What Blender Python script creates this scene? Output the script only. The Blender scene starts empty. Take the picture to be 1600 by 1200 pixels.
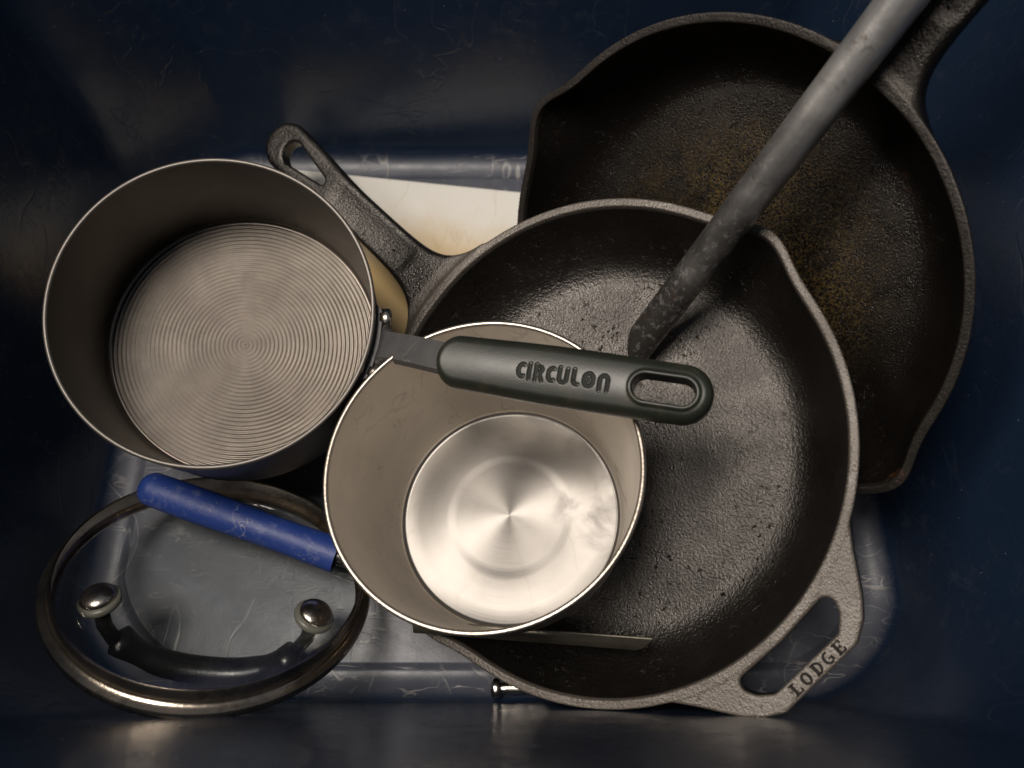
import bpy, bmesh, math, random
import numpy as np
from mathutils import Vector, Matrix
random.seed(7); np.random.seed(7)
S = bpy.context.scene
COL = S.collection

# ------------------------------------------------------------------ camera
TILT = math.radians(24.0); CAMH = 0.58; FPX = 1300.0
ct, st = math.cos(TILT), math.sin(TILT)
cd = bpy.data.cameras.new('camera'); cam = bpy.data.objects.new('camera', cd); COL.objects.link(cam)
cam.location = (0, 0, CAMH); cam.rotation_euler = (TILT, 0, 0)
cd.sensor_width = 36.0; cd.lens = FPX / 1600 * 36.0; cd.clip_start = 0.01; cd.clip_end = 50
cd.dof.use_dof = True; cd.dof.focus_distance = 0.50; cd.dof.aperture_fstop = 6.3
S.camera = cam
# ------------------------------------------------------------------ world and lamps
w = bpy.data.worlds.new('World'); S.world = w; w.use_nodes = True
w.node_tree.nodes['Background'].inputs[0].default_value = (0.30, 0.36, 0.46, 1)
w.node_tree.nodes['Background'].inputs[1].default_value = 0.17
def area(name, loc, target, size, power, col):
    l = bpy.data.lights.new(name, 'AREA'); l.shape = 'DISK'; l.size = size; l.energy = power; l.color = col
    o = bpy.data.objects.new(name, l); COL.objects.link(o); o.location = loc
    o.rotation_euler = (Vector(target) - Vector(loc)).to_track_quat('-Z', 'Y').to_euler()
    return o
area('ceiling_lamp', (-0.38, 0.10, 1.75), (0, 0.2, 0), 0.55, 23.0, (1.0, 0.91, 0.815))
area('room_lamp', (-1.12, 0.16, 1.55), (0.05, 0.2, 0), 0.60, 15.0, (1.0, 0.90, 0.80))
S.view_settings.view_transform = 'Standard'; S.view_settings.look = 'None'
S.view_settings.exposure = 0.0; S.view_settings.gamma = 1.0
S.render.engine = 'CYCLES'; S.cycles.max_bounces = 10; S.cycles.transparent_max_bounces = 16

# ------------------------------------------------------------------ pixel helpers (direction only)
CAM = np.array([0, 0, CAMH])
def ray(u, v):
    a = (u - 800) / FPX; b = -(v - 600) / FPX
    return np.array([a, b * ct + st, b * st - ct])
def hit(u, v, P, N):
    d = ray(u, v); t = ((np.array(P) - CAM) @ np.array(N)) / (d @ np.array(N)); return CAM + t * d
def hitz(u, v, z): return hit(u, v, (0, 0, z), (0, 0, 1))
def frame(origin, N, X):
    N = np.array(N, float); N /= np.linalg.norm(N); X = np.array(X, float); X -= N * (X @ N); X /= np.linalg.norm(X)
    Y = np.cross(N, X)
    M = Matrix.Identity(4)
    for i in range(3):
        M[i][0], M[i][1], M[i][2], M[i][3] = X[i], Y[i], N[i], origin[i]
    return M

# ------------------------------------------------------------------ object helpers
def thing(name, label, cat, M, group=None):
    o = bpy.data.objects.new(name, None); COL.objects.link(o); o.matrix_world = M; o.empty_display_size = .02
    o['label'] = label; o['category'] = cat
    if group: o['group'] = group
    return o
def mesh_obj(name, V, F, mat, parent=None, smooth=True, normals=None, M=None):
    me = bpy.data.meshes.new(name)
    V = np.asarray(V, np.float32)
    if isinstance(F, np.ndarray):
        n = len(F); k = F.shape[1]
        me.vertices.add(len(V)); me.vertices.foreach_set('co', V.ravel())
        me.loops.add(n * k); me.loops.foreach_set('vertex_index', F.astype(np.int32).ravel())
        me.polygons.add(n); me.polygons.foreach_set('loop_start', np.arange(0, n * k, k, dtype=np.int32))
        me.update(calc_edges=True)
    else:
        me.from_pydata([tuple(map(float, v)) for v in V], [], F); me.update()
    if smooth: me.polygons.foreach_set('use_smooth', np.ones(len(me.polygons), bool))
    if normals is not None: me.normals_split_custom_set_from_vertices([tuple(n) for n in normals.tolist()])
    me.materials.append(mat)
    o = bpy.data.objects.new(name, me); COL.objects.link(o)
    if parent: o.parent = parent
    elif M is not None: o.matrix_world = M
    return o
def sharp(o, ang=35):
    me = o.data; bm = bmesh.new(); bm.from_mesh(me)
    for e in bm.edges:
        if len(e.link_faces) == 2 and e.calc_face_angle(0) > math.radians(ang): e.smooth = False
    bm.to_mesh(me); bm.free(); return o
def lathe(prof, seg=128, closed=False, phase=0):
    """revolve (r,z) points; r==0 ends become poles"""
    V = []; F = []; idx = []
    for r, z in prof:
        if r < 1e-7: idx.append([len(V)] * seg); V.append((0, 0, z))
        else:
            b = len(V); idx.append(list(range(b, b + seg)))
            for i in range(seg):
                a = 2 * math.pi * i / seg + phase; V.append((r * math.cos(a), r * math.sin(a), z))
    rng = range(len(prof) if closed else len(prof) - 1)
    for j in rng:
        A = idx[j]; B = idx[(j + 1) % len(prof)]
        for i in range(seg):
            k = (i + 1) % seg
            q = [A[i], A[k], B[k], B[i]]; u = []
            for x in q:
                if x not in u: u.append(x)
            if len(u) > 2: F.append(u)
    return V, F
def arc(cx, cz, r, a0, a1, n):
    return [(cx + r * math.cos(math.radians(a0 + (a1 - a0) * i / n)), cz + r * math.sin(math.radians(a0 + (a1 - a0) * i / n))) for i in range(n + 1)]
def sweep(path, rad, seg=16, cap=True):
    """tube along path with radius list; returns V,F"""
    P = [Vector(p) for p in path]; n = len(P)
    V = []; F = []
    up = Vector((0, 0, 1)); t0 = (P[1] - P[0]).normalized()
    if abs(t0.dot(up)) > .95: up = Vector((0, 1, 0))
    x = t0.cross(up).normalized()
    for i in range(n):
        t = (P[min(i + 1, n - 1)] - P[max(i - 1, 0)]).normalized()
        x = (x - t * x.dot(t)).normalized(); y = t.cross(x)
        r = rad[i] if hasattr(rad, '__len__') else rad
        rx, ry = r if hasattr(r, '__len__') else (r, r)
        for k in range(seg):
            a = 2 * math.pi * k / seg; p = P[i] + x * (rx * math.cos(a)) + y * (ry * math.sin(a)); V.append(p[:])
    for i in range(n - 1):
        for k in range(seg):
            F.append([i * seg + k, i * seg + (k + 1) % seg, (i + 1) * seg + (k + 1) % seg, (i + 1) * seg + k])
    if cap:
        F.append(list(range(seg))[::-1]); F.append(list(range((n - 1) * seg, n * seg)))
    return V, F
def box(a, b, bevel=0.0, seg=3):
    bm = bmesh.new(); bmesh.ops.create_cube(bm, size=1)
    for v in bm.verts:
        v.co = Vector([a[i] + (v.co[i] + .5) * (b[i] - a[i]) for i in range(3)])
    if bevel: bmesh.ops.bevel(bm, geom=bm.edges[:], offset=bevel, segments=seg, profile=.5, affect='EDGES')
    V = [v.co[:] for v in bm.verts]; F = [[v.index for v in f.verts] for f in bm.faces]
    bm.free(); return V, F

# ------------------------------------------------------------------ signed distance surfaces
def smin(a, b, k):
    h = np.clip(.5 + .5 * (b - a) / k, 0, 1); return b + (a - b) * h - k * h * (1 - h)
def smax(a, b, k): return -smin(-a, -b, k)
def sstep(a, b, x):
    t = np.clip((x - a) / (b - a), 0, 1); return t * t * (3 - 2 * t)
def poly_sdf(px, py, poly):
    poly = np.asarray(poly, np.float32); d = np.full(np.broadcast(px, py).shape, 1e9, np.float32); s = np.ones_like(d)
    n = len(poly)
    for i in range(n):
        a = poly[i]; b = poly[i - 1]; e = b - a
        wx = px - a[0]; wy = py - a[1]
        t = np.clip((wx * e[0] + wy * e[1]) / (e @ e), 0, 1)
        d = np.minimum(d, (wx - e[0] * t) ** 2 + (wy - e[1] * t) ** 2)
        c1 = py >= a[1]; c2 = py < b[1]; c3 = e[0] * wy > e[1] * wx
        flip = (c1 & c2 & c3) | (~c1 & ~c2 & ~c3)
        s = np.where(flip, -s, s)
    return s * np.sqrt(d)
class Table:
    """2-D sdf of a polygon baked to a table and looked up bilinearly"""
    def __init__(self, poly, lo, hi, h=.0004, rnd=0.0):
        self.lo = np.array(lo); self.h = h
        nx = int((hi[0] - lo[0]) / h) + 2; ny = int((hi[1] - lo[1]) / h) + 2
        X = (lo[0] + h * np.arange(nx, dtype=np.float32))[:, None]; Y = (lo[1] + h * np.arange(ny, dtype=np.float32))[None, :]
        self.t = poly_sdf(X, Y, poly) - rnd; self.n = (nx, ny)
    def __call__(self, x, y):
        x, y = np.broadcast_arrays((x - self.lo[0]) / self.h, (y - self.lo[1]) / self.h)
        x = np.clip(x, 0, self.n[0] - 1.001); y = np.clip(y, 0, self.n[1] - 1.001)
        i = x.astype(np.int32); j = y.astype(np.int32); fx = x - i; fy = y - j; t = self.t
        return (t[i, j] * (1 - fx) * (1 - fy) + t[i + 1, j] * fx * (1 - fy) + t[i, j + 1] * (1 - fx) * fy + t[i + 1, j + 1] * fx * fy)
def surfnet(fn, lo, hi, h):
    ax = [np.arange(lo[i], hi[i] + h, h, dtype=np.float32) for i in range(3)]
    X, Y, Z = ax[0][:, None, None], ax[1][None, :, None], ax[2][None, None, :]
    F = fn(X, Y, Z).astype(np.float32); n = F.shape; ins = F < 0
    cs = tuple(k - 1 for k in n); cnt = np.zeros(cs, np.uint8); acc = np.zeros(cs + (3,), np.float32)
    quads = []
    for a in range(3):
        s0 = [slice(None)] * 3; s1 = [slice(None)] * 3; s0[a] = slice(0, -1); s1[a] = slice(1, None)
        I = np.argwhere(ins[tuple(s0)] != ins[tuple(s1)])
        if not len(I): continue
        J = I.copy(); J[:, a] += 1
        f0 = F[tuple(I.T)]; f1 = F[tuple(J.T)]
        p = I.astype(np.float32); p[:, a] += f0 / (f0 - f1)
        b, c = (a + 1) % 3, (a + 2) % 3
        ok = (I[:, b] > 0) & (I[:, c] > 0) & (I[:, b] < n[b] - 1) & (I[:, c] < n[c] - 1)
        I, p, f0 = I[ok], p[ok], f0[ok]
        cells = []
        for db, dc in ((-1, -1), (0, -1), (0, 0), (-1, 0)):
            K = I.copy(); K[:, b] += db; K[:, c] += dc; cells.append(K)
            lin = np.ravel_multi_index(K.T, cs)
            np.add.at(cnt.reshape(-1), lin, 1); np.add.at(acc.reshape(-1, 3), lin, p)
        q = np.stack([np.ravel_multi_index(K.T, cs) for K in cells], 1)
        q[f0 > 0] = q[f0 > 0][:, ::-1]
        quads.append(q)
    Q = np.concatenate(quads); used, inv = np.unique(Q, return_inverse=True); Q = inv.reshape(Q.shape)
    V = acc.reshape(-1, 3)[used] / cnt.reshape(-1)[used][:, None] * h + np.array([a[0] for a in ax], np.float32)
    def grad(V, e=h * .25):
        g = []
        for a in range(3):
            d = np.zeros(3, np.float32); d[a] = e
            P, M_ = V + d, V - d
            g.append((fn(P[:, 0], P[:, 1], P[:, 2]) - fn(M_[:, 0], M_[:, 1], M_[:, 2])) / (2 * e))
        return np.stack(g, 1)
    for _ in range(2):
        g = grad(V); v = fn(V[:, 0], V[:, 1], V[:, 2]); l = np.maximum((g * g).sum(1), .2)
        V = V - np.clip(v / l, -h, h)[:, None] * g * .9
    g = grad(V, h * .6); g /= np.linalg.norm(g, axis=1)[:, None] + 1e-9
    return V, Q, g
def split(V, Q, g, masks):
    """cut one surface into parts: masks = [(name, face mask)]"""
    out = []
    for m in masks:
        q = Q[m]; u, inv = np.unique(q, return_inverse=True); out.append((V[u], inv.reshape(q.shape), g[u]))
    return out

# ------------------------------------------------------------------ materials
class NB:
    def __init__(self, name):
        self.m = bpy.data.materials.new(name); self.m.use_nodes = True; self.t = self.m.node_tree; self.t.nodes.clear()
        self.out = self.n('ShaderNodeOutputMaterial'); self.tc = self.n('ShaderNodeTexCoord')
    def n(self, typ, **kw):
        x = self.t.nodes.new(typ)
        for k, v in kw.items(): setattr(x, k, v)
        return x
    def l(self, a, b): self.t.links.new(a, b)
    def set(self, node, **kw):
        for k, v in kw.items():
            s = node.inputs[k.replace('_', ' ')]
            if hasattr(v, 'node') or isinstance(v, bpy.types.NodeSocket): self.l(v, s)
            else: s.default_value = v
        return node
    def noise(self, scale, detail=4, rough=.55, dist=0, vec=None):
        x = self.n('ShaderNodeTexNoise'); x.inputs['Scale'].default_value = scale; x.inputs['Detail'].default_value = detail
        x.inputs['Roughness'].default_value = rough; x.inputs['Distortion'].default_value = dist
        self.l(vec or self.tc.outputs['Object'], x.inputs['Vector']); return x.outputs['Fac']
    def math(self, op, a, b=None, c=None, clamp=False):
        x = self.n('ShaderNodeMath', operation=op, use_clamp=clamp)
        for i, v in enumerate((a, b, c)):
            if v is None: continue
            if isinstance(v, (int, float)): x.inputs[i].default_value = v
            else: self.l(v, x.inputs[i])
        return x.outputs[0]
    def rng(self, v, a, b, c=0., d=1.):
        x = self.n('ShaderNodeMapRange', interpolation_type='SMOOTHSTEP'); self.l(v, x.inputs[0])
        for i, q in enumerate((a, b, c, d)): x.inputs[i + 1].default_value = q
        return x.outputs[0]
    def mix(self, f, a, b):
        x = self.n('ShaderNodeMix', data_type='RGBA')
        for i, v in ((0, f), (6, a), (7, b)):
            if isinstance(v, (int, float)): x.inputs[i].default_value = v
            elif isinstance(v, tuple): x.inputs[i].default_value = v + (1,) if len(v) == 3 else v
            else: self.l(v, x.inputs[i])
        return x.outputs[2]
    def xyz(self, vec=None):
        s = self.n('ShaderNodeSeparateXYZ'); self.l(vec or self.tc.outputs['Object'], s.inputs[0]); return s.outputs
    def bump(self, hgt, dist, strength=1., prev=None):
        b = self.n('ShaderNodeBump'); b.inputs['Strength'].default_value = strength; b.inputs['Distance'].default_value = dist
        self.l(hgt, b.inputs['Height'])
        if prev: self.l(prev, b.inputs['Normal'])
        return b.outputs[0]
    def mapping(self, scale=(1, 1, 1), rot=(0, 0, 0), loc=(0, 0, 0)):
        m = self.n('ShaderNodeMapping'); self.l(self.tc.outputs['Object'], m.inputs[0])
        m.inputs['Scale'].default_value = scale; m.inputs['Rotation'].default_value = rot; m.inputs['Location'].default_value = loc
        return m.outputs[0]
    def hairs(self, scale, eps, mscale, mlo, mhi, vec=None, detail=2, dist=0.0):
        """thin broken scratch lines: the iso-line of a noise, cut up by another noise"""
        v = self.noise(scale, detail, .5, dist, vec)
        d = self.math('ABSOLUTE', self.math('SUBTRACT', v, .5))
        return self.math('MULTIPLY', self.rng(d, 0, eps, 1, 0), self.rng(self.noise(mscale, 3, .6), mlo, mhi))
    def specks(self, scale, rad, keep):
        v = self.n('ShaderNodeTexVoronoi', feature='F1'); v.inputs['Scale'].default_value = scale
        self.l(self.tc.outputs['Object'], v.inputs['Vector'])
        c = self.n('ShaderNodeSeparateColor'); self.l(v.outputs['Color'], c.inputs[0])
        return self.math('MULTIPLY', self.rng(v.outputs['Distance'], rad * .5, rad, 1, 0), self.math('GREATER_THAN', c.outputs[0], 1 - keep))
    def bsdf(self, **kw):
        p = self.n('ShaderNodeBsdfPrincipled'); self.set(p, **kw); self.l(p.outputs[0], self.out.inputs[0]); return p

def mat_tote():
    b = NB('navy_plastic')
    z = b.xyz()[2]
    geo = b.n('ShaderNodeNewGeometry'); nz = b.xyz(geo.outputs['Normal'])[2]
    flat = b.math('MULTIPLY', b.rng(nz, .45, .9), b.rng(z, .020, .008))              # the worn bottom panel
    big = b.noise(9, 4, .6); mid = b.noise(60, 5, .65)
    sc1 = b.hairs(1.0, .010, 14, .46, .58, vec=b.mapping((26, 7, 12), (0, 0, .55)), dist=.25)
    sc2 = b.math('MAXIMUM', b.hairs(1.0, .014, 24, .47, .60, vec=b.mapping((16, 64, 30), (0, 0, -.35)), dist=.3, detail=3), b.math('MULTIPLY', b.hairs(60, .012, 20, .50, .62, dist=1.0, detail=3), .6))
    sc3 = b.hairs(7, .0025, 8, .46, .60, dist=.1, detail=0)
    stretch = b.mapping((14, 60, 30), (0, 0, .6)); sc4 = b.hairs(1.0, .012, 10, .5, .65, vec=stretch)
    scr = b.math('MAXIMUM', b.math('MAXIMUM', sc1, sc2), b.math('MAXIMUM', sc3, sc4))
    scuff = b.math('MULTIPLY', b.rng(mid, .5, .78), b.rng(big, .42, .65))
    dust = b.specks(90, .035, .10); dust2 = b.specks(240, .09, .05)
    d = b.math('MAXIMUM', dust, dust2)
    base = b.mix(big, (.0070, .0155, .035), (.0105, .021, .045))
    worn = b.mix(b.rng(big, .3, .7), (.054, .060, .080), (.084, .089, .110))
    c = b.mix(flat, base, worn)
    c = b.mix(b.math('MULTIPLY', scuff, b.math('MULTIPLY_ADD', flat, .45, .12)), c, (.16, .16, .17))
    c = b.mix(b.math('MULTIPLY', scr, b.math('MULTIPLY_ADD', flat, .76, .022)), c, (.30, .29, .28))
    c = b.mix(b.math('MULTIPLY', d, .8), c, (.38, .36, .33))
    ro = b.math('ADD', b.math('MULTIPLY_ADD', flat, .16, .24), b.math('MULTIPLY', b.math('SUBTRACT', mid, .5), .25))
    h = b.math('ADD', b.math('MULTIPLY', b.noise(700, 3), .4), b.math('MULTIPLY', scr, -.6))
    h = b.math('ADD', h, b.math('MULTIPLY', b.noise(25, 3), 2.0))
    b.bsdf(Base_Color=c, Roughness=ro, IOR=1.48, Normal=b.bump(h, .00035, .6)); return b.m

def mat_iron(name, floor_tint=False, seed=0.0, worn=.5, gloss=.36, hgt=.052, fine=1.0, spec=.5):
    b = NB(name)
    vec = b.mapping(loc=(seed, seed * .7, 0))
    x, y, z = b.xyz()
    r = b.math('SQRT', b.math('ADD', b.math('POWER', x, 2.), b.math('POWER', y, 2.)))
    big = b.noise(14, 4, .6, vec=vec); mid = b.noise(75, 4, .6, vec=vec)
    grain = b.noise(850 * fine, 3, .55, vec=vec); g2 = b.noise(380 * fine, 2, .5, vec=vec)
    col = b.mix(big, (.0035, .0029, .0024), (.0065, .0054, .0046))
    if floor_tint:
        inside = b.rng(r, .120, .045); patch = b.math('MULTIPLY', inside, b.rng(b.noise(9, 3, .6, .6, vec=vec), .22, .60))
        col = b.mix(b.math('MULTIPLY', patch, b.math('MULTIPLY', b.rng(mid, .25, .65), b.rng(b.noise(520, 3, .6, vec=vec), .42, .62))), col, (.085, .056, .018))
    rust = b.math('MULTIPLY', b.rng(b.noise(28, 5, .7, vec=vec), .66, .74), b.rng(mid, .45, .6))
    col = b.mix(b.math('MULTIPLY', rust, .75), col, (.085, .033, .014))
    chip = b.math('MULTIPLY', b.rng(b.noise(230, 4, .7, vec=vec), .60, .66), b.rng(b.noise(22, 2, .5, vec=vec), .47, .60))
    col = b.mix(b.math('MULTIPLY', chip, .9), col, (.006, .005, .004))
    grips = b.math('MAXIMUM', b.rng(r, .166, .162), b.math('LESS_THAN', x, 0.))
    top = b.math('MULTIPLY', b.math('MULTIPLY', b.rng(z, hgt - .0035, hgt - .0015), b.rng(r, .135, .143)), grips)         # bare, rubbed rim and grips
    col = b.mix(b.math('MULTIPLY', top, worn), col, b.mix(mid, (.075, .064, .054), (.135, .118, .102)))
    sp = b.math('MULTIPLY', b.math('MULTIPLY_ADD', b.rng(big, .35, .65), .5, .65), b.math('MULTIPLY_ADD', chip, -.9, 1.0)); sp = b.math('MULTIPLY', sp, spec)
    dust = b.specks(170, .05, .06); col = b.mix(b.math('MULTIPLY', dust, .7), col, (.22, .19, .16))
    ro = b.math('MULTIPLY_ADD', mid, .14, b.math('MULTIPLY_ADD', b.noise(38, 3, .6, vec=vec), .20, gloss - .18)); ro = b.math('MULTIPLY_ADD', top, .10, ro); ro = b.math('MULTIPLY_ADD', chip, .2, ro)
    h = b.math('ADD', grain, b.math('MULTIPLY', g2, 1.3)); h = b.math('SUBTRACT', h, b.math('MULTIPLY', chip, .8))
    b.bsdf(Base_Color=col, Roughness=ro, IOR=1.75, Specular_IOR_Level=sp, Specular_Tint=(1.0, .94, .88, 1), Normal=b.bump(h, .0008 / fine, .75)); return b.m

def mat_anodised(name='anodised_aluminium', base=(.185, .163, .140), rough=.34, metallic=.95, scale=1.0):
    b = NB(name); mid = b.noise(50 * scale, 5, .6); fine = b.noise(900, 3)
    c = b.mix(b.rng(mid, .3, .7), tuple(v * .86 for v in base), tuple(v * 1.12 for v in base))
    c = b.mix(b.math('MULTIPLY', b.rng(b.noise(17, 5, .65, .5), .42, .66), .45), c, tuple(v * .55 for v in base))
    d = b.specks(150, .04, .05); c = b.mix(b.math('MULTIPLY', d, .5), c, (.5, .46, .42))
    b.bsdf(Base_Color=c, Metallic=metallic, Roughness=b.math('MULTIPLY_ADD', mid, .16, rough - .08), Normal=b.bump(fine, .00025, .5)); return b.m

def mat_spun(name, base, rough, aniso, stains=True):
    """lathe-turned steel: circular brushing about the local Z axis"""
    b = NB(name); x, y, z = b.xyz()
    r = b.math('SQRT', b.math('ADD', b.math('POWER', x, 2.), b.math('POWER', y, 2.)))
    cv = b.n('ShaderNodeCombineXYZ'); b.l(b.math('MULTIPLY', r, 1500.), cv.inputs[0]); b.l(b.math('MULTIPLY', z, 1500.), cv.inputs[1])
    ang = b.math('ARCTAN2', y, x); b.l(b.math('MULTIPLY', ang, 1.2), cv.inputs[2])
    rings = b.noise(1.0, 3, .6, vec=cv.outputs[0])
    big = b.noise(26, 4, .6); c = b.mix(b.rng(big, .3, .7), base, tuple(v * .9 for v in base))
    ro = b.math('MULTIPLY_ADD', big, .03, rough - .015)
    if stains:
        floor = b.math('MULTIPLY', b.rng(z, .006, .0045), b.rng(b.math('ADD', x, b.math('MULTIPLY', y, .8)), .010, .045))
        st_ = b.math('MULTIPLY', b.rng(b.noise(48, 4, .62, .5), .46, .72), floor)
        c = b.mix(b.math('MULTIPLY', st_, .30), c, (.20, .19, .185))
        scr = b.hairs(1., .010, 18, .48, .58, vec=b.mapping((30, 8, 20), (0, 0, .7)), dist=.2); scr2 = b.hairs(1., .012, 30, .48, .60, vec=b.mapping((18, 70, 30), (0, 0, -.5)), dist=.2)
        c = b.mix(b.math('MULTIPLY', b.math('MAXIMUM', scr, scr2), .22), c, (.16, .145, .13))
        d = b.specks(190, .05, .05); c = b.mix(b.math('MULTIPLY', d, .6), c, (.12, .10, .08))
        ro = b.math('MULTIPLY_ADD', st_, .12, ro)
    tan = b.n('ShaderNodeTangent', direction_type='RADIAL', axis='Z')
    p = b.bsdf(Base_Color=c, Metallic=.93, Roughness=ro, Anisotropic=aniso, Anisotropic_Rotation=0.0, Tangent=tan.outputs[0],
               Normal=b.bump(rings, .00003, .5)); return b.m

def mat_simple(name, base, rough, metallic=0., var=.15, nscale=60, bump=.0002, bscale=500, dirt=None, dirt_amt=.5, ior=1.5, scr=0.):
    b = NB(name); n = b.noise(nscale, 5, .6); c = b.mix(n, tuple(v * (1 - var) for v in base), tuple(v * (1 + var) for v in base))
    if dirt: c = b.mix(b.math('MULTIPLY', b.rng(b.noise(nscale * 1.7, 5, .7), .52, .70), dirt_amt), c, dirt)
    if scr:
        s = b.math('MAXIMUM', b.hairs(60, .008, 25, .5, .62, dist=.4), b.specks(220, .1, .08)); c = b.mix(b.math('MULTIPLY', s, scr), c, (.55, .53, .52))
    b.bsdf(Base_Color=c, Metallic=metallic, Roughness=b.math('MULTIPLY_ADD', n, .2, rough - .1), IOR=ior, Normal=b.bump(b.noise(bscale, 3), bump, .6)); return b.m

def mat_tube():
    """worn galvanised pipe; shade of the lower end painted in, with some staining"""
    b = NB('worn_galvanised_pipe'); x, y, z = b.xyz()
    sp = b.noise(45, 4, .6); fine = b.noise(260, 4, .6); streak = b.noise(1., 4, .6, vec=b.mapping((12, 190, 190)))
    c = b.mix(b.rng(sp, .35, .65), (.58, .56, .535), (.76, .735, .70))
    c = b.mix(b.math('MULTIPLY', b.rng(streak, .45, .65), .5), c, (.40, .385, .37))
    shade_stain = b.rng(b.math('ADD', x, b.math('MULTIPLY', b.math('SUBTRACT', b.noise(22, 4, .65), .5), .20)), .22, .06)  # darkens the lower end: its shade put into the colour, broken up by stains
    c = b.mix(b.math('MULTIPLY', shade_stain, b.rng(fine, .2, .5)), c, (.12, .112, .105))
    rust = b.math('MULTIPLY', b.rng(b.noise(60, 5, .7), .60, .70), .6); c = b.mix(rust, c, (.16, .10, .06))
    d = b.math('MAXIMUM', b.specks(220, .10, .10), b.hairs(70, .010, 25, .5, .62, dist=.4)); c = b.mix(b.math('MULTIPLY', d, .5), c, (.62, .60, .57))
    ro = b.math('ADD', b.math('MULTIPLY_ADD', sp, .16, .27), b.math('MULTIPLY', shade_stain, .06))
    b.bsdf(Base_Color=c, Metallic=.85, Roughness=ro, Normal=b.bump(b.math('ADD', fine, streak), .0003, .5)); return b.m

def mat_glass():
    b = NB('lid_glass')
    geo = b.n('ShaderNodeNewGeometry'); dp = b.n('ShaderNodeVectorMath', operation='DOT_PRODUCT'); b.l(geo.outputs['Normal'], dp.inputs[0]); b.l(geo.outputs['Incoming'], dp.inputs[1])
    fr = b.math('MULTIPLY_ADD', b.math('POWER', b.math('SUBTRACT', 1.0, b.math('ABSOLUTE', dp.outputs['Value'])), 5.), .96, .04)
    tr = b.n('ShaderNodeBsdfTransparent'); gl = b.n('ShaderNodeBsdfGlossy'); gl.inputs['Roughness'].default_value = .03
    smear = b.rng(b.noise(16, 4, .65, .6), .45, .8); tr.inputs[0].default_value = (.95, .96, .955, 1)
    df = b.n('ShaderNodeBsdfDiffuse'); df.inputs[0].default_value = (.45, .44, .42, 1)
    m1 = b.n('ShaderNodeMixShader'); b.l(fr, m1.inputs[0]); b.l(tr.outputs[0], m1.inputs[1]); b.l(gl.outputs[0], m1.inputs[2])
    dust = b.math('ADD', b.math('MULTIPLY_ADD', smear, .04, .006), b.math('MULTIPLY', b.math('MAXIMUM', b.hairs(26, .004, 14, .5, .62, dist=.5), b.specks(160, .05, .10)), .30))
    m2 = b.n('ShaderNodeMixShader'); b.l(dust, m2.inputs[0]); b.l(m1.outputs[0], m2.inputs[1]); b.l(df.outputs[0], m2.inputs[2])
    b.l(m2.outputs[0], b.out.inputs[0]); return b.m

def mat_board():
    b = NB('white_board'); x, y, z = b.xyz(); n = b.noise(9, 4, .6)
    c = b.mix(n, (.72, .70, .64), (.80, .78, .73))
    stain = b.rng(b.math('ADD', y, b.math('MULTIPLY', b.math('SUBTRACT', n, .5), .10)), .085, .005)
    c = b.mix(b.math('MULTIPLY', stain, .85), c, (.56, .36, .10))
    cut = b.hairs(1.0, .02, 30, .45, .6, vec=b.mapping((40, 12, 10), (0, 0, .9))); c = b.mix(b.math('MULTIPLY', cut, .25), c, (.45, .36, .22))
    b.bsdf(Base_Color=c, Roughness=.45, Normal=b.bump(b.noise(300, 3), .0002, .5)); return b.m

M_TOTE = mat_tote(); M_IRON = mat_iron('seasoned_cast_iron', False, 0.0, .75, .34, .0555, 1.5, .62); M_IRON2 = mat_iron('gold_stained_cast_iron', True, 3.7, .10, .30, .050, 1.9, .38)
M_ANOD = mat_anodised(); M_ANOD_WALL = mat_anodised('shaded_anodised_wall', (.105, .094, .082), .38, .85); M_ANOD_OUT = mat_anodised('dark_anodised_outside', (.10, .09, .083), .42, .55)  # inside wall is the same metal, darkened to paint in its shade
M_EDGE = mat_simple('worn_pan_edge', (.17, .155, .14), .45, .7)
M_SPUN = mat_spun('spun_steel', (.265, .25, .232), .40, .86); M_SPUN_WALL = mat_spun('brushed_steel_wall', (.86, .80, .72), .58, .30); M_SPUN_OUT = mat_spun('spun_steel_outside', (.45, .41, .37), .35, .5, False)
M_RIM = mat_simple('polished_rim', (.55, .49, .42), .36, 1., .05)
M_GRIP = mat_simple('dark_green_plastic', (.013, .0155, .011), .38, 0., .25, 40, .00007, 700, (.045, .036, .022), .35)
M_CUT_SHADE = mat_simple('painted_letter_shade', (.012, .010, .0085), .7, 0., .4, 900, .0004, 700, ior=1.3); M_INKG = mat_simple('sunken_plastic_letters', (.0075, .0085, .0065), .6, 0., ior=1.3)
M_SHANK = mat_simple('dark_grey_shank', (.085, .084, .085), .45, .35, .2, 90, .0002, 600, scr=.25)
M_RIVET = mat_simple('rivet_steel', (.60, .54, .47), .25, 1., .08)
M_BAND = mat_simple('tarnished_steel_band', (.56, .48, .39), .26, 1., .15, 30, .0002, 300, (.16, .11, .06), .55)
M_GLASS = mat_glass(); M_BLACK = mat_simple('black_plastic', (.010, .010, .011), .28, 0., .2)
M_WASH = mat_simple('washer', (.12, .12, .10), .35, 0., .1)
M_BLUE = mat_simple('blue_plastic', (.012, .038, .20), .50, 0., .2, 60, .0004, 300, (.15, .17, .30), .40, scr=.35)
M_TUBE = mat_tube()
M_STRIP = mat_simple('dull_grey_steel', (.24, .22, .18), .45, .8, .25, 60, .0002, 500, (.07, .055, .035), .5)
M_PIN = mat_simple('bright_pin_steel', (.66, .62, .56), .22, 1., .06)
M_BOARD = mat_board()

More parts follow.
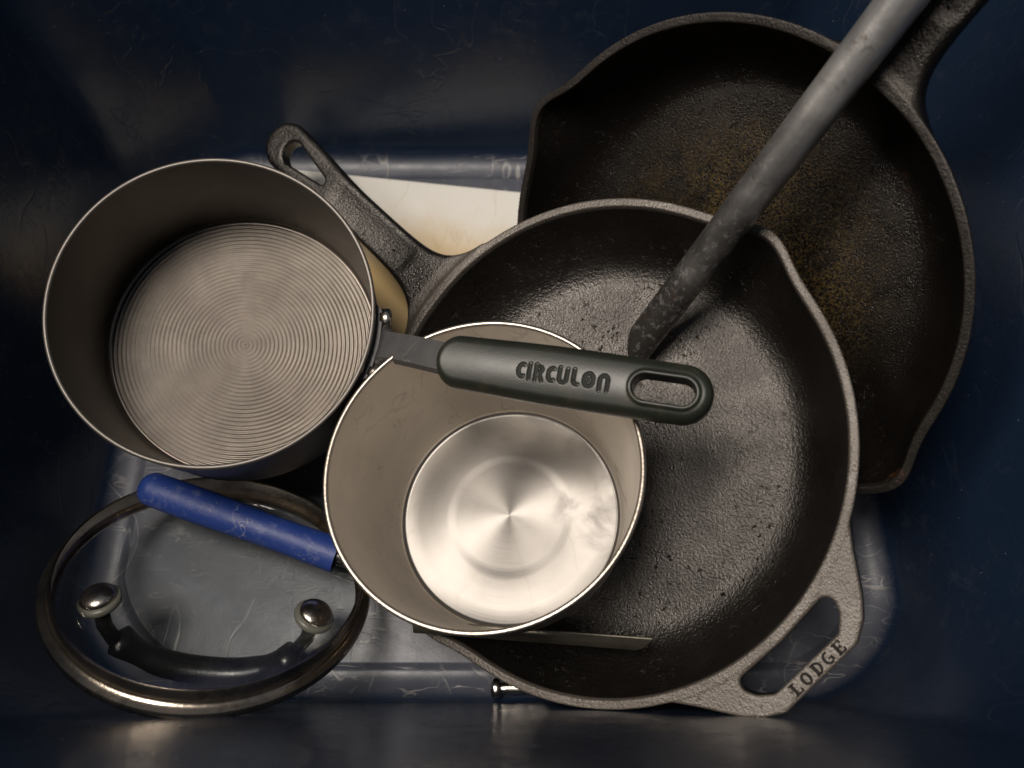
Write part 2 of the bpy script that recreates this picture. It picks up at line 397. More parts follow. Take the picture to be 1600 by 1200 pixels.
# ------------------------------------------------------------------ the tote
def tote_outline(x0, x1, y0, y1, ch, n=10):
    """rectangle with broad, slightly bulging chamfered corners"""
    pts = []
    cs = [((x1, y0), (-1, 0), (0, 1)), ((x1, y1), (0, -1), (-1, 0)), ((x0, y1), (1, 0), (0, -1)), ((x0, y0), (0, 1), (1, 0))]
    for (cx, cy), a, bb in cs:
        A = Vector((cx + a[0] * ch, cy + a[1] * ch)); B = Vector((cx + bb[0] * ch, cy + bb[1] * ch)); Cc = Vector((cx, cy))
        seg = []
        for i in range(n + 1):
            t = i / n; bz = A * (1 - t) ** 2 + Cc * 2 * t * (1 - t) + B * t * t; ln = A.lerp(B, t); seg.append(ln.lerp(bz, .5))
        pts += [A + Vector(a) * .008] + seg + [B + Vector(bb) * .008]
    # subdivide the long straight runs
    out = []
    for i in range(len(pts)):
        p, q = pts[i], pts[(i + 1) % len(pts)]; out.append(p); L = (q - p).length
        if L > .05:
            k = 12
            for j in range(1, k): out.append(p.lerp(q, j / k))
    return out
TX0, TX1, TY0, TY1 = -.284, .254, .040, .466
def ring(off, z):
    return [(p.x, p.y, z) for p in tote_outline(TX0 - off, TX1 + off, TY0 - off, TY1 + off, .062 + off * .35)]
def build_tote():
    fl = .125; rings = []
    rings += [ring(-.016, 0.0), ring(-.0145, -.0004), ring(-.012, -.0026), ring(-.010, -.003)]
    R = .020
    for i in range(1, 9):
        a = math.radians(83 * i / 8); rings.append(ring(-.010 + R * math.sin(a), -.003 + R * (1 - math.cos(a))))
    zb = -.003 + R * (1 - math.cos(math.radians(83))); ob = -.010 + R * math.sin(math.radians(83))
    for i in range(1, 13):
        z = zb + (.42 - zb) * i / 12; rings.append(ring(ob + (z - zb) * fl, z))
    o = ob + (.42 - zb) * fl
    rings += [ring(o + .002, .4235), ring(o + .02, .4235), ring(o + .022, .42), ring(o + .022, .395), ring(o + .019, .395), ring(o + .0185, .418), ring(o + .005, .418)]
    for i in range(0, 7):
        z = .41 - (.41 + .002) * i / 6; rings.append(ring(ob + .005 + (z - zb) * fl, z))
    rings += [ring(-.008, -.0065), ring(-.016, -.007)]
    V = []; F = []; n = len(rings[0])
    for r in rings: V += r
    for j in range(len(rings) - 1):
        for i in range(n):
            k = (i + 1) % n; F.append([j * n + i, j * n + k, (j + 1) * n + k, (j + 1) * n + i])
    F.append(list(range(n))); b = (len(rings) - 1) * n; F.append([b + i for i in range(n)][::-1])
    t = thing('storage_tote', 'deep dark navy plastic storage tote with scratched grey bottom holding the cookware', 'storage tote', Matrix.Translation(((TX0 + TX1) / 2, (TY0 + TY1) / 2, -.007)))
    T = Matrix.Translation((-(TX0 + TX1) / 2, -(TY0 + TY1) / 2, .007))
    V = [tuple(T @ Vector(v)) for v in V]
    o = mesh_obj('tub', V, F, M_TOTE, t); sharp(o, 40)
build_tote()
def build_ground():
    b = NB('plain_concrete'); n = b.noise(6, 6, .65); c = b.mix(n, (.16, .15, .14), (.26, .25, .235))
    b.bsdf(Base_Color=c, Roughness=.8, Normal=b.bump(b.noise(120, 4), .001, .5))
    V = [(x * 2.0, y * 2.0 + .25, -.0073) for x, y in ((-1, -1), (1, -1), (1, 1), (-1, 1))]
    o = mesh_obj('ground', V, [[0, 1, 2, 3]], b.m, None, False); o['kind'] = 'structure'
build_ground()

# ------------------------------------------------------------------ cutting board on the bottom
def build_board():
    a = hitz(455, 262, .012); c = hitz(812, 298, .012); X = c - a; X[2] = 0; X /= np.linalg.norm(X); Y = np.array([-X[1], X[0], 0])
    L, Wd = .30, .20
    ctr = a + X * (L / 2 - .012) - Y * (Wd / 2)
    M = frame((ctr[0], ctr[1], 0.0006), (0, 0, 1), X)
    V, F = box((-L / 2, -Wd / 2, 0), (L / 2, Wd / 2, .0114), .003, 3)
    o = mesh_obj('cutting_board', V, F, M_BOARD, None, True, None, M)
    o['label'] = 'white plastic cutting board with yellow stains lying flat under the skillet handle'; o['category'] = 'cutting board'
build_board()

# ------------------------------------------------------------------ cast iron skillets
def skillet_profile(R, hgt, rf):
    # outer bottom -> outer wall -> rim -> inner wall -> floor  (r,z); walls sweep up out of the floor
    am = math.radians(63); rfi = rf - .003; rfo = rf + .001; ri = R - .0040; zf = .005
    cv = lambda r0, r1, z0, z1, a: (r0 + (r1 - r0) * math.sin(a) / math.sin(am), z0 + (z1 - z0) * (1 - math.cos(a)) / (1 - math.cos(am)))
    p = [(-.05, 0.0)] + [cv(rfo, R, 0, hgt, am * i / 14) for i in range(15)]
    p += [cv(rfi, ri, zf, hgt, am * (14 - i) / 14) for i in range(15)] + [(-.05, zf)]
    return p
def build_skillet(name, label, C, N, tgt, R, hgt, rf, mat, rot, handle, assist, cell=.00120):
    C = np.array(C); N = np.array(N, float); N /= np.linalg.norm(N)
    X = hit(*tgt, C, N) - C; X -= N * (X @ N); X /= np.linalg.norm(X)
    Y = np.cross(N, X); X = X * math.cos(rot) + Y * math.sin(rot)
    M = frame(C - N * hgt, N, X)
    tab = Table(skillet_profile(R, hgt, rf), (-.06, -.02), (.36, .09), .0004, 0.0006)
    hx1, lift, hw, tip = handle['len'], handle['lift'], handle['w'], handle['tip']
    def bowl(x, y, z):
        r = np.sqrt(x * x + y * y); th = np.arctan2(y, x)
        d1 = np.abs(np.abs(th) - math.pi / 2)
        amp = handle['sp'] * np.exp(-(d1 / .145) ** 2) * sstep(.012, hgt, z)
        return tab(r - amp, z)
    def centre(x):
        return hgt - .0085 + lift * sstep(R - .01, hx1 + .04, x) ** 1.0
    def half(x):
        return hw + handle['fa'] * np.exp(-np.maximum(x - (R - .006), 0) / handle['fl']) + (tip - hw) * sstep(hx1 - .10, hx1 - .02, x)
    def hdl(x, y, z):
        hh = half(x); e = x - (hx1 - tip)
        d2 = np.where(e > 0, np.sqrt(np.maximum(e, 0) ** 2 + y * y) - tip, np.abs(y) - hh)
        zz = z - centre(x)
        tk = .0072 - .0016 * sstep(R, R + .06, x); rr = .0054
        qx = d2 + rr; qz = np.abs(zz) - tk + rr
        d = np.minimum(np.maximum(qx, qz), 0) + np.sqrt(np.maximum(qx, 0) ** 2 + np.maximum(qz, 0) ** 2) - rr
        d = np.maximum(d, (R - .003) - x)
        # tear-drop hole
        ha, hb = hx1 - .062, hx1 - .029; t = np.clip((x - ha) / (hb - ha), 0, 1)
        rad = .0030 + .0060 * t
        dh = np.sqrt((x - (ha + (hb - ha) * t)) ** 2 + y * y) - rad
        d = smax(d, -dh, .003)
        # shallow trough along the grip
        tr = np.sqrt((np.maximum(np.abs(x - (R + .075)) - .035, 0)) ** 2 + (y * .62) ** 2 + ((zz - tk - .0125)) ** 2) - .0142
        return smax(d, -tr, .002)
    hexh = [(-(R - .034), .0800), (-(R - .021), .0635), (-(R - .010), .0540), (-(R + .008), .0400), (-(R + .0148), .0330), (-(R + .0196), .0240)]
    hexo = hexh + [(a, -b) for a, b in hexh[::-1]] + [(-(R - .045), -.06), (-(R - .045), .06)]
    hexi = [(-(R + .0048), .0290), (-(R + .0085), .0270), (-(R + .0125), .0215), (-(R + .0128), -.0215), (-(R + .0085), -.0270), (-(R + .0048), -.0290), (-(R + .0064), 0)]
    tabo = Table(hexo, (-.25, -.10), (-.08, .10), .0005, .0075); tabi = Table(hexi, (-.25, -.10), (-.08, .10), .0005, .0047)
    def ass(x, y, z):
        d2 = np.maximum(tabo(x, y), -tabi(x, y)); zz = z - (hgt - .0048); rr = .0016
        d2 = np.broadcast_to(d2, np.broadcast(d2, zz).shape)
        qx = d2 + rr; qz = np.abs(zz) - .0052 + rr
        d = np.minimum(np.maximum(qx, qz), 0) + np.sqrt(np.maximum(qx, 0) ** 2 + np.maximum(qz, 0) ** 2) - rr
        r = np.sqrt(x * x + y * y); return np.maximum(d, (R - .0045) - r)
    def fn(x, y, z):
        d = bowl(x, y, z); d = smin(d, hdl(x, y, z), .006)
        if assist: d = smin(d, ass(x, y, z), .0008)
        return d
    lo = (-R - .04 if assist else -R - .016, -R - .018, -.006); hi = (hx1 + .008, R + .018, hgt + max(lift, 0) + .012)
    V, Q, g = surfnet(fn, lo, hi, cell)
    fc = V[Q].mean(1); r = np.hypot(fc[:, 0], fc[:, 1])
    hm = (fc[:, 0] > R - .004) & (np.abs(fc[:, 1]) < .06) & (r > R + .0035)
    am = ((fc[:, 0] < -(R - .03)) & (r > R + .0012) & (np.abs(fc[:, 1]) < .092) & (fc[:, 2] > hgt - .013)) if assist else np.zeros(len(fc), bool)
    t = thing(name, label, 'skillet', M)
    names = [('pan_body', ~(hm | am)), ('handle', hm)] + ([('assist_handle', am)] if assist else [])
    objs = {}
    for (nm, _), (v, q, n_) in zip(names, split(V, Q, g, [m for _, m in names])): objs[nm] = mesh_obj(nm, v, q, mat, t, True, n_)
    return t, objs, fn, M

SK1_C, SK1_N = [.0446, .1723, .1067], [-.446, -.218, .868]
sk1, sk1o, sk1fn, SK1M = build_skillet('cast_iron_skillet', 'black cast iron skillet with a hexagonal loop assist handle, holding the shiny pot', SK1_C, SK1_N, (455, 220),
    .1525, .0555, .112, M_IRON, math.radians(.35), dict(len=.345, lift=.030, w=.0142, tip=.0188, fa=.040, fl=.0135, sp=.0092), True)
SK2_C, SK2_N = [.1159, .2627, .1423], [-.666, -.58, .469]
sk2, sk2o, sk2fn, SK2M = build_skillet('cast_iron_skillet', 'black cast iron skillet with a golden brown centre, leaning up behind the steel tube', SK2_C, SK2_N, (1440, 80),
    .150, .050, .112, M_IRON2, math.radians(2.6), dict(len=.305, lift=.0, w=.0135, tip=.017, fa=.020, fl=.010, sp=.0112), False)

# ---- lettering made of strokes laid on a surface
def strokes_mesh(letters, place, width, sub=.0012):
    V = []; F = []
    for pts, wd in letters:
        P = [Vector(p) for p in pts]; out = [P[0]]
        for a, b in zip(P[:-1], P[1:]):
            k = max(1, int((b - a).length * width / sub))
            for i in range(1, k + 1): out.append(a.lerp(b, i / k))
        n = len(out); base = len(V)
        for i, p in enumerate(out):
            t = (out[min(i + 1, n - 1)] - out[max(i - 1, 0)]).normalized(); nn = Vector((-t.y, t.x))
            for s in (-1, -.33, .33, 1): V.append(place(*(p + nn * wd * .5 * s)))
        for i in range(n - 1):
            for k in range(3): q = base + i * 4 + k; F.append([q, q + 4, q + 5, q + 1])
    return V, F
def arcpts(cx, cy, rx, ry, a0, a1, n=12):
    return [(cx + rx * math.cos(math.radians(a0 + (a1 - a0) * i / n)), cy + ry * math.sin(math.radians(a0 + (a1 - a0) * i / n))) for i in range(n + 1)]
def lodge_letters():
    L = []; x = 0
    def add(ss, adv):
        nonlocal x
        for p, wd in ss: L.append(([(a + x, b) for a, b in p], wd))
        x += adv
    th, tn = .23, .13
    serif = lambda a, b, y: ([(a, y), (b, y)], tn)
    add([([(.22, 0), (.22, 1)], th), serif(0, .46, .94), ([(0, .06), (.66, .06)], tn), ([(.62, 0), (.62, .32)], tn)], .92)
    add([(arcpts(.32, .5, .24, .43, 0, 360, 20), .2)], .92)
    add([([(.18, 0), (.18, 1)], th), serif(0, .36, .94), serif(0, .36, .06), (arcpts(.22, .5, .38, .44, -90, 90), .18)], .92)
    add([(arcpts(.32, .5, .25, .43, 55, 305, 16), .19), ([(.34, .44), (.64, .44)], tn), ([(.56, .08), (.56, .46)], .18)], .92)
    add([([(.18, 0), (.18, 1)], th), ([(0, .94), (.62, .94)], tn), ([(0, .06), (.62, .06)], tn), ([(.2, .5), (.45, .5)], tn), ([(.58, .7), (.58, 1)], tn), ([(.58, 0), (.58, .3)], tn), ([(.44, .36), (.44, .64)], tn)], .7)
    return L, x
L, wl = lodge_letters(); LH = .0064; LW = .037
zt = .0555
def place_lodge(a, b):
    return (-(.1525 + .0254) + b * LH, LW / 2 - a * (LW / wl) - .003, zt + .00062)
V, F = strokes_mesh(L, place_lodge, LH); o = mesh_obj('lettering', V, F, M_CUT_SHADE, sk1o['assist_handle'], False)  # dark strokes on the surface paint in the shade of engraved letters

# ------------------------------------------------------------------ ringed saucepan
def scaled(C, k): return CAM + (np.array(C) - CAM) * k
def build_saucepan():
    C = np.array([-.1720, .2338, .1620]); N = np.array([.10, -.225, .965]); N /= np.linalg.norm(N); R = .0925; Hh = .0965
    X = hit(588, 532, C, N) - C; M = frame(C - N * Hh, N, X)
    t = thing('saucepan', 'grey anodised saucepan with ringed bottom and long dark green handle', 'saucepan', M)
    # inside with concentric grooves
    ri = R - .0026; rg = .0872; zf = .0045; nr = 31; prof = []
    per = rg / nr
    for i in range(nr * 8 + 1):
        r = rg * i / (nr * 8); a = .00032 * (1 - math.cos(2 * math.pi * r / per)) if i else 0
        prof.append((r, zf + a))
    prof += [(ri - .0027 + .0027 * math.sin(math.radians(q)), zf + .0040 - .0040 * math.cos(math.radians(q))) for q in (12, 25, 40, 55, 70, 85)]
    prof += [(ri, zf + (Hh - zf) * q) for q in (.12, .3, .5, .7, .9)] + [(ri, Hh - .0012)]
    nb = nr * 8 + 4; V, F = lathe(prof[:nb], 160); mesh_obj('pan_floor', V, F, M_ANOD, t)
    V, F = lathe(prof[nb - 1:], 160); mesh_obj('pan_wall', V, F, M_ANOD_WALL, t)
    V, F = lathe([(ri, Hh - .0012)] + arc(R - .0012, Hh - .0012, .0014, 180, 0, 8) + [(R + .0002, Hh - .003)], 160); mesh_obj('rim', V, F, M_EDGE, t)
    pr = [(R + .0002, Hh - .003), (R, Hh - .006), (R, .05), (R - .0003, .02)] + [(R - .009 + .009 * math.cos(math.radians(q)), .009 - .009 * math.sin(math.radians(q))) for q in (0, 20, 40, 60, 80, 90)] + [(.078, 0), (.077, .0006), (0, .0006)]
    V, F = lathe(pr, 160); mesh_obj('pan_outside', V, F, M_ANOD_OUT, t)
    # bracket hugging the wall
    Vb = []; Fb = []; na = 16; zs = [Hh - .034, Hh - .033, Hh - .011, Hh - .010]
    half = .0235 / R
    for i in range(na + 1):
        a = -half + 2 * half * i / na; e = abs(a) / half
        th = .0035 * (1 - .75 * max(0, (e - .85) / .15))
        for rr in (R - .0002, R + th):
            for z in (Hh - .031, Hh - .0085): Vb.append((rr * math.cos(a), rr * math.sin(a), z))
    for i in range(na):
        a, b = i * 4, i * 4 + 4
        Fb += [[a + 2, a + 3, b + 3, b + 2], [a + 3, a + 1, b + 1, b + 3], [a, a + 2, b + 2, b], [a + 1, a, b, b + 1]]
    Fb += [[0, 1, 3, 2], [na * 4, na * 4 + 2, na * 4 + 3, na * 4 + 1]]
    sharp(mesh_obj('bracket', Vb, Fb, M_SHANK, t), 30)
    Mi = M.inverted()
    for s in (1, -1):
        a = .0162 / R * s
        V, F = lathe([(.0046, 0), (.0046, .002), (.0066, .0022), (.0068, .0060)] + arc(.0044, .0066, .0024, 0, 90, 4) + [(0, .0092)], 24)
        Mr = Matrix.Translation((R * math.cos(a), R * math.sin(a), Hh - .0145)) @ Matrix.Rotation(a, 4, 'Z') @ Matrix.Rotation(math.pi / 2, 4, 'Y')
        mesh_obj('rivet', [tuple(Mr @ Vector(v)) for v in V], F, M_RIVET, t)
    # the shank and the grip
    P0 = hitz(684, 561, .174); P1 = hitz(1113, 624, .197)
    p0 = Mi @ Vector(P0); p1 = Mi @ Vector(P1)
    ax = (p1 - p0); Lh = ax.length; axn = ax.normalized()
    A = Vector((R + .003, 0, Hh - .0135))
    q1 = A + Vector((.007, 0, .001)); B = p0 + axn * .03
    path = []
    for i in range(25):
        t_ = i / 24; h00 = 2 * t_ ** 3 - 3 * t_ ** 2 + 1; h10 = t_ ** 3 - 2 * t_ ** 2 + t_; h01 = -2 * t_ ** 3 + 3 * t_ ** 2; h11 = t_ ** 3 - t_ ** 2
        path.append(A * h00 + Vector((.030, 0, .042)) * h10 + B * h01 + axn * .06 * h11)
    up = Vector((0, 0, 1)); Vs = []; Fs = []
    for i, p in enumerate(path):
        tg = (path[min(i + 1, 24)] - path[max(i - 1, 0)]).normalized(); sd = up.cross(tg).normalized(); nn = tg.cross(sd)
        hw = .0094 + .0055 * max(0, 1 - i / 4.0) ** 2; tk = .0024
        for a, b in ((-1, -1), (-.86, 1), (0, 1.12), (.86, 1), (1, -1)): Vs.append((p + sd * hw * a + nn * tk * b)[:])
    for i in range(24):
        for k2 in range(5): Fs.append([i * 5 + k2, i * 5 + (k2 + 1) % 5, (i + 1) * 5 + (k2 + 1) % 5, (i + 1) * 5 + k2])
    Fs += [[0, 1, 2, 3, 4], [124, 123, 122, 121, 120]]
    sharp(mesh_obj('shank', Vs, Fs, M_SHANK, t), 30)
    # grip: distance field
    Wg = .0152; x1 = Lh
    def outline(x, y):
        hw = Wg - .0012 * (1 - sstep(0, .5 * x1, x)) + .0008 * np.sin(np.clip(x / x1, 0, 1) * math.pi)
        a, b = .0125, x1 - .0145
        xc = np.clip(x, a, b)
        return np.sqrt((x - xc) ** 2 * np.where(x < a, 1.45, 1.0) + y * y) - hw
    ha, hb, hr = x1 - .0330, x1 - .0150, .0066
    def stad(x, y): return np.sqrt((x - np.clip(x, ha, hb)) ** 2 + y * y) - hr
    def grip(x, y, z):
        d2 = outline(x, y); hz = .0088 - 3.5 * y * y * 3.4; rr = .0052
        qx = d2 + rr; qz = np.abs(z) - hz + rr
        d = np.minimum(np.maximum(qx, qz), 0) + np.sqrt(np.maximum(qx, 0) ** 2 + np.maximum(qz, 0) ** 2) - rr
        s = stad(x, y); d = smax(d, -s, .0016)
        lipz = hz - .0001
        d = smin(d, np.sqrt((s - .0014) ** 2 + (np.abs(z) - lipz) ** 2) - .0011, .0011)
        seam = np.sqrt((d2 + .0001) ** 2 + (z + .0030) ** 2) - .0007
        return smax(d, -seam, .0006)
    # sunken lettering
    Ls = []; x = 0
    def add(ss, adv):
        nonlocal x
        for p, wd in ss: Ls.append(([(a + x, b) for a, b in p], wd))
        x += adv
    th = .205
    Cl = [(arcpts(.36, .5, .24, .37, 62, 298, 16), th)]
    add(Cl, .68)
    add([([(.14, .04), (.14, .96)], th)], .40)
    add([([(.14, 0), (.14, .98)], th), ([(.10, .87), (.36, .87)] + arcpts(.36, .69, .18, .18, 90, -90, 8) + [(.24, .51)], th * .85), ([(.34, .5), (.56, .04)], th)], .82)
    add(Cl, .68)
    add([([(.14, 1), (.14, .4)] + arcpts(.38, .38, .24, .25, 180, 360, 10) + [(.62, .96)], th)], .90)
    add([([(.14, 1), (.14, .36)] + arcpts(.36, .36, .22, .23, 180, 290, 6), th)], .66)
    add([(arcpts(.42, .5, .29, .37, 0, 360, 24), th), ([(.42, .58), (.42, .42)], .12)], .98)
    add([([(.14, 0), (.14, .6)] + arcpts(.38, .62, .24, .25, 180, 0, 10) + [(.62, 0)], th)], .78)
    Hc, Wc = .0100, .0490; xc0 = x1 * .318; sc = Wc / x
    segs = []
    for pts, wd in Ls:
        q = [(xc0 + a * sc, -.0047 + (b - .06) * Hc * .92) for a, b in pts]
        segs += [(q[i], q[i + 1], wd * .5 * Hc * .92) for i in range(len(q) - 1)]
    tx = np.arange(xc0 - .004, xc0 + Wc + .004, .00025); ty = np.arange(-.008, .010, .00025); lt = np.full((len(tx), len(ty)), 1.0)
    for p, q, hw_ in segs:
        e = np.array(q) - p; wx = tx[:, None] - p[0]; wy = ty[None, :] - p[1]; u = np.clip((wx * e[0] + wy * e[1]) / max(e @ e, 1e-12), 0, 1)
        lt = np.minimum(lt, np.hypot(wx - e[0] * u, wy - e[1] * u) - hw_)
    def letter(x, y):
        fx = np.clip((x - tx[0]) / .00025, 0, len(tx) - 1.01); fy = np.clip((y - ty[0]) / .00025, 0, len(ty) - 1.01)
        fx, fy = np.broadcast_arrays(fx, fy); i = fx.astype(int); j = fy.astype(int); u = fx - i; v = fy - j
        return lt[i, j] * (1 - u) * (1 - v) + lt[i + 1, j] * u * (1 - v) + lt[i, j + 1] * (1 - u) * v + lt[i + 1, j + 1] * u * v
    plain = grip
    def grip(x, y, z):
        d = plain(x, y, z); cut = np.where(np.asarray(z) > 0, np.maximum(letter(x, y), -(d + .0006)), 1.0)
        return smax(d, -cut, .00035)
    V, Q, g = surfnet(grip, (-.008, -.020, -.013), (x1 + .006, .020, .014), .00052)
    # grip frame in pan space: top faces up and a little toward the rim's tilt
    upn = Mi.to_3x3() @ Vector((0.0, -.28, .96)); sd = upn.cross(axn).normalized(); nn = axn.cross(sd)
    G = Matrix((axn, sd, nn)).transposed(); Gn = np.array(G)
    Vw = V @ Gn.T + np.array(p0); gw = g @ Gn.T
    go = mesh_obj('handle_grip', Vw, Q, M_GRIP, t, True, gw)
    def place(a, b):
        px = xc0 + a * sc; py = -.0047 + (b - .06) * Hc * .92
        lo_, hi_ = 0.0, .013
        for _ in range(22):
            m_ = (lo_ + hi_) / 2
            if grip(np.float64(px), np.float64(py), np.float64(m_)) < 0: lo_ = m_
            else: hi_ = m_
        q = np.array([px, py, lo_ + .00012]); return tuple(Gn @ q + np.array(p0))
    V, F = strokes_mesh([(p, w_ * .9) for p, w_ in Ls], place, Hc, .0010); mesh_obj('lettering', V, F, M_INKG, go, True)
    return M, C, N
SAUCE_M, _, _ = build_saucepan()

# ------------------------------------------------------------------ shiny steel pot
def build_pot():
    k = .0858 / .086; C = scaled([-.0171, .1407, .1563], k); N = np.array([-.15, -.008, .989]); N /= np.linalg.norm(N); R = .0858; Hh = .1058
    M = frame(C - N * Hh, N, (1, .12, 0))
    t = thing('steel_pot', 'small shiny spun steel pot without a visible handle, sitting in the black skillet', 'pot', M)
    ri = R - .0012; rb = .0702; zf = .0022
    prof = [(0, zf), (.010, zf), (.022, zf), (.034, zf), (.0370, zf + .00006), (.0395, zf + .0002), (.042, zf + .00026), (.050, zf + .0003), (.059, zf + .00034), (.0680, zf + .0004)]
    prof += [(.0680 + .004 * math.sin(math.radians(q)), zf + .0004 + .004 * (1 - math.cos(math.radians(q)))) for q in (15, 30, 45, 60, 75)]
    z1 = prof[-1][1]; r1 = prof[-1][0]
    for q in range(1, 13):
        u = q / 12; prof.append((r1 + (ri - r1) * (u ** .72), z1 + (Hh - .0015 - z1) * u))
    nb = 13; V, F = lathe(prof[:nb], 192); mesh_obj('pot_bottom', V, F, M_SPUN, t)
    V, F = lathe(prof[nb - 1:], 192); mesh_obj('pot_wall', V, F, M_SPUN_WALL, t)
    V, F = lathe([(ri, Hh - .0015)] + arc(R + .0002, Hh - .0015, .0016, 180, -60, 12), 192); mesh_obj('rim', V, F, M_RIM, t)
    po = [(R, Hh - .003)]
    for q in range(11, -1, -1):
        u = q / 12; po.append((r1 + .0012 + (ri - r1) * (u ** .72), z1 + (Hh - .0035 - z1) * u))
    po += [(r1 - .001, .0012), (r1 - .004, 0), (0, 0)]
    V, F = lathe(po, 192); mesh_obj('pot_outside', V, F, M_SPUN_OUT, t)
    return M
POT_M = build_pot()

# ------------------------------------------------------------------ glass lid, upside down
def build_lid():
    C = np.array([-.1829, .0944, .0636]); N = np.array([.225, .57, .79]); N /= np.linalg.norm(N); R = .095
    X = hit(578, 942, C, N) - C; M0 = frame(C, N, X)
    base = M0 @ Matrix.Translation((0, 0, -.074))
    t = thing('glass_lid', 'round glass lid with tarnished steel band, upside down with black handle underneath', 'pan lid', base)
    up = lambda V, dz=.074: [(a, b, c + dz) for a, b, c in V]
    prof = [(.0868, .0140), (.0880, .0146), (.0888, .0136), (.0889, .0065), (.0898, .0046), (.0920, .0040), (.0944, .0036), (.0954, .0018), (.0950, -.0004), (.0930, -.0016), (.0895, -.0022), (.0868, -.0030), (.0862, -.0012), (.0885, .0000), (.0886, .0030), (.0872, .0060)]
    V, F = lathe(prof, 160, closed=True); sharp(mesh_obj('steel_band', up(V), F, M_BAND, t), 50)
    def zg(r): return -.0010 - .0185 * (1 - (r / .0875) ** 2)
    n = 18; pi_ = [(.0875 * i / n, zg(.0875 * i / n)) for i in range(n + 1)]; po = [(r, z - .0035) for r, z in pi_]
    V, F = lathe(pi_ + po[::-1], 128); mesh_obj('glass_pane', up(V), F, M_GLASS, t)
    def along(u, v):
        # point on the glass seen at a pixel
        P = C + N * zg(.063); q = M0.inverted() @ Vector(hit(u, v, P, N)); return q.x, q.y
    bolts = [along(157, 942), along(489, 966)]
    for bx, by in bolts:
        z0 = zg(math.hypot(bx, by))
        tl = Matrix.Translation((bx, by, z0 + .074)) @ Matrix.Rotation(-2 * .0185 * bx / .0875 ** 2 * .9, 4, 'Y').inverted()
        V, F = lathe([(.0118, -.0005), (.0126, .0008), (.0126, .0030), (.0114, .0042), (.0060, .0042)], 40)
        ws = mesh_obj('washer', [tuple(tl @ Vector(v)) for v in V], F, M_WASH, t)
        V, F = lathe([(.0102, .0038), (.0106, .0052)] + [(.0106 * math.cos(math.radians(q)), .0052 + .0052 * math.sin(math.radians(q))) for q in (15, 30, 45, 60, 75)] + [(0, .0104)], 40)
        mesh_obj('bolt', [tuple(tl @ Vector(v)) for v in V], F, M_RIVET, t)
        V, F = sweep([(bx, by, z0 - .0035 + .074), (bx * .97, by, z0 - .018 + .074), (bx * .88, by, -.040 + .074)], .0045, 16)
        mesh_obj('stud', V, F, M_BLACK, t)
    # black bow handle under the glass
    xm = (bolts[0][0] + bolts[1][0]) / 2; hs = (bolts[1][0] - bolts[0][0]) / 2; ym = (bolts[0][1] + bolts[1][1]) / 2
    path = []; rad = []
    for i in range(33):
        s = -1 + 2 * i / 32; x = xm + s * hs * .90; z = -.0635 + .024 * abs(s) ** 2.6
        path.append((x, ym, z + .074)); e = 1 - abs(s); wd = (.0096 - .0012 * math.exp(-((abs(s) - .70) / .12) ** 2) + .0014 * math.exp(-((abs(s) - .93) / .07) ** 2)) * min(1, (max(e, 0) / .05) ** .5 + .25); rad.append((wd * .98, wd * .78))
    V, F = sweep(path, rad, 24); mesh_obj('handle', V, F, M_BLACK, t)
build_lid()

# ------------------------------------------------------------------ blue grip, tube, strip, pin
def build_blue():
    P0 = hitz(232, 762, .056); P1 = hitz(527, 868, .042); P0, P1 = Vector(P0), Vector(P1); ax = (P1 - P0); Ln = ax.length
    M = frame(P0, np.cross(np.array(ax), np.cross((0, 0, 1), np.array(ax))), ax)
    t = thing('blue_grip', 'scuffed blue plastic tool grip lying across the edge of the glass lid', 'tool handle', M)
    r0 = .0100; prof = [(0, -.006)] + [(r0 * math.sin(math.radians(q)), -.006 + .009 * (1 - math.cos(math.radians(q)))) for q in (15, 30, 45, 60, 75, 90)]
    prof += [(r0 * (1 + .04 * math.sin(i * .7)), .003 + (Ln - .003) * i / 10) for i in range(1, 11)]
    prof += [(r0 - .0016, Ln), (r0 - .0018, Ln - .02), (0, Ln - .02)]
    V, F = lathe(prof, 40)
    def tr(v): return (v[2], v[0] * 1.12, v[1] * .95)
    sharp(mesh_obj('sleeve', [tr(v) for v in V], F, M_BLUE, t), 40)
    V, F = sweep([(Ln - .0195, 0, 0), (Ln + .004, 0, 0), (Ln + .016, 0, 0)], [.0062, .0060, .0058], 20); mesh_obj('core', V, F, M_BLACK, t)
build_blue()

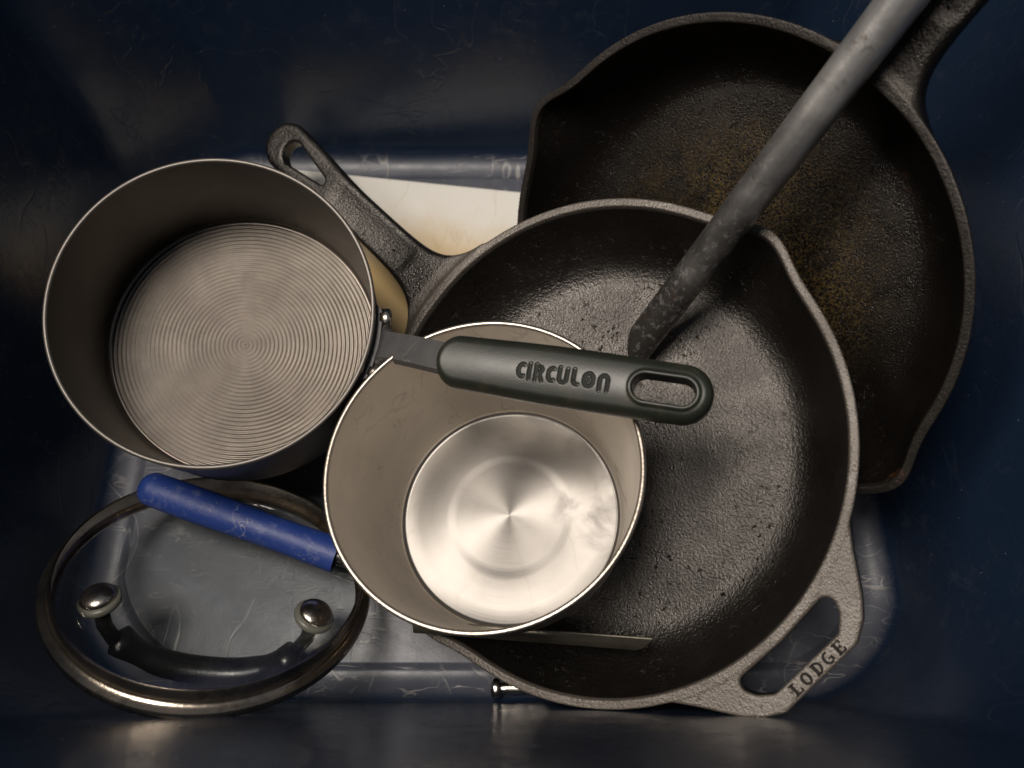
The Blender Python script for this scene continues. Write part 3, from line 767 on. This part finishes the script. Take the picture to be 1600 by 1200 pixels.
def build_tube():
    fl = np.array(SK1_C) - np.array(SK1_N) / np.linalg.norm(SK1_N) * .0465
    n1 = np.array(SK1_N) / np.linalg.norm(SK1_N); r = .0103
    B = hit(993, 545, fl + n1 * (r + .001), SK1_N); d = ray(1408, 0); T = CAM + d * .372
    ax = T - B; ax /= np.linalg.norm(ax); Ln = .40
    M = frame(B, np.cross(ax, np.cross((0, 0, 1), ax)), ax)
    V = []; seg = 40; rows = 60
    prof = [(0.0, .86), (.0012, .94), (.004, .98), (.010, 1.0)] + [(.010 + (Ln - .010) * i / 40, 1.0) for i in range(1, 41)]
    out = [(x, r * k) for x, k in prof]; inn = [(x, r - .0018) for x, _ in prof][::-1]
    V, F = lathe([(rr, x) for x, rr in out + inn], seg, closed=True)
    def tr(v):
        a, b, x = v; dent = 1 - .06 * math.exp(-x / .015) * 1.0
        return (x + (.010 * (a / r) if x < .02 else 0) * max(0, 1 - x / .02), a, b * dent)
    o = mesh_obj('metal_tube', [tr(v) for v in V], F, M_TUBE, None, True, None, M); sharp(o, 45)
    o['label'] = 'long dull grey metal tube standing in the skillet and leaning over its rim'; o['category'] = 'tube'
build_tube()

def build_strip():
    P0 = Vector(hitz(645, 969, .050)); 
    n1 = np.array(SK1_N) / np.linalg.norm(SK1_N)
    fl = np.array(SK1_C) - n1 * .016
    P1 = Vector(hit(1021, 997, fl, n1)); ax = P1 - P0; Ln = ax.length
    an = np.array(ax.normalized()); nz = np.array((0.02, -.62, .78)); nz = nz - an * (nz @ an); M = frame(P0, nz, ax)
    # flat bar with a slanted tip, local X along, Y across, Z thickness
    wd = .0080; pts = [(0, -wd), (Ln - .010, -wd), (Ln - .006, -wd + .0015), (Ln, 0), (Ln - .001, .0006), (0, .0006)]
    bm = bmesh.new(); f = bm.faces.new([bm.verts.new((a, b, 0)) for a, b in pts]); e = bmesh.ops.extrude_face_region(bm, geom=[f])
    for v in e['geom']:
        if isinstance(v, bmesh.types.BMVert): v.co.z += .0018
    bmesh.ops.recalc_face_normals(bm, faces=bm.faces[:]); bmesh.ops.bevel(bm, geom=bm.edges[:], offset=.0004, segments=2, affect='EDGES')
    V = [v.co[:] for v in bm.verts]; F = [[v.index for v in f.verts] for f in bm.faces]; bm.free()
    o = mesh_obj('steel_strip', V, F, M_STRIP, None, True, None, M)
    o['label'] = 'thin flat dull steel strip with a slanted tip lying under the shiny pot'; o['category'] = 'metal strip'
build_strip()

def build_pin():
    P0 = hitz(765, 1076, .010); M = frame(P0, (0, 0, 1), (1, .03, 0))
    prof = [(0, 0)] + [(.0048 * math.sin(math.radians(q)), .003 * (1 - math.cos(math.radians(q)))) for q in (20, 40, 60, 80)] + [(.0048, .0042), (.0044, .0056), (.0026, .0062), (.0026, .010), (.0030, .0105), (.0030, .055), (.0026, .0556), (0, .0556)]
    V, F = lathe([(a * 1.4, b * 1.2) for a, b in prof], 32); o = mesh_obj('steel_pin', [(c, a, b) for a, b, c in V], F, M_PIN, None, True, None, M); sharp(o, 50)
    o['label'] = 'small bright steel pin with a domed head poking out under the skillet rim'; o['category'] = 'pin'
build_pin()
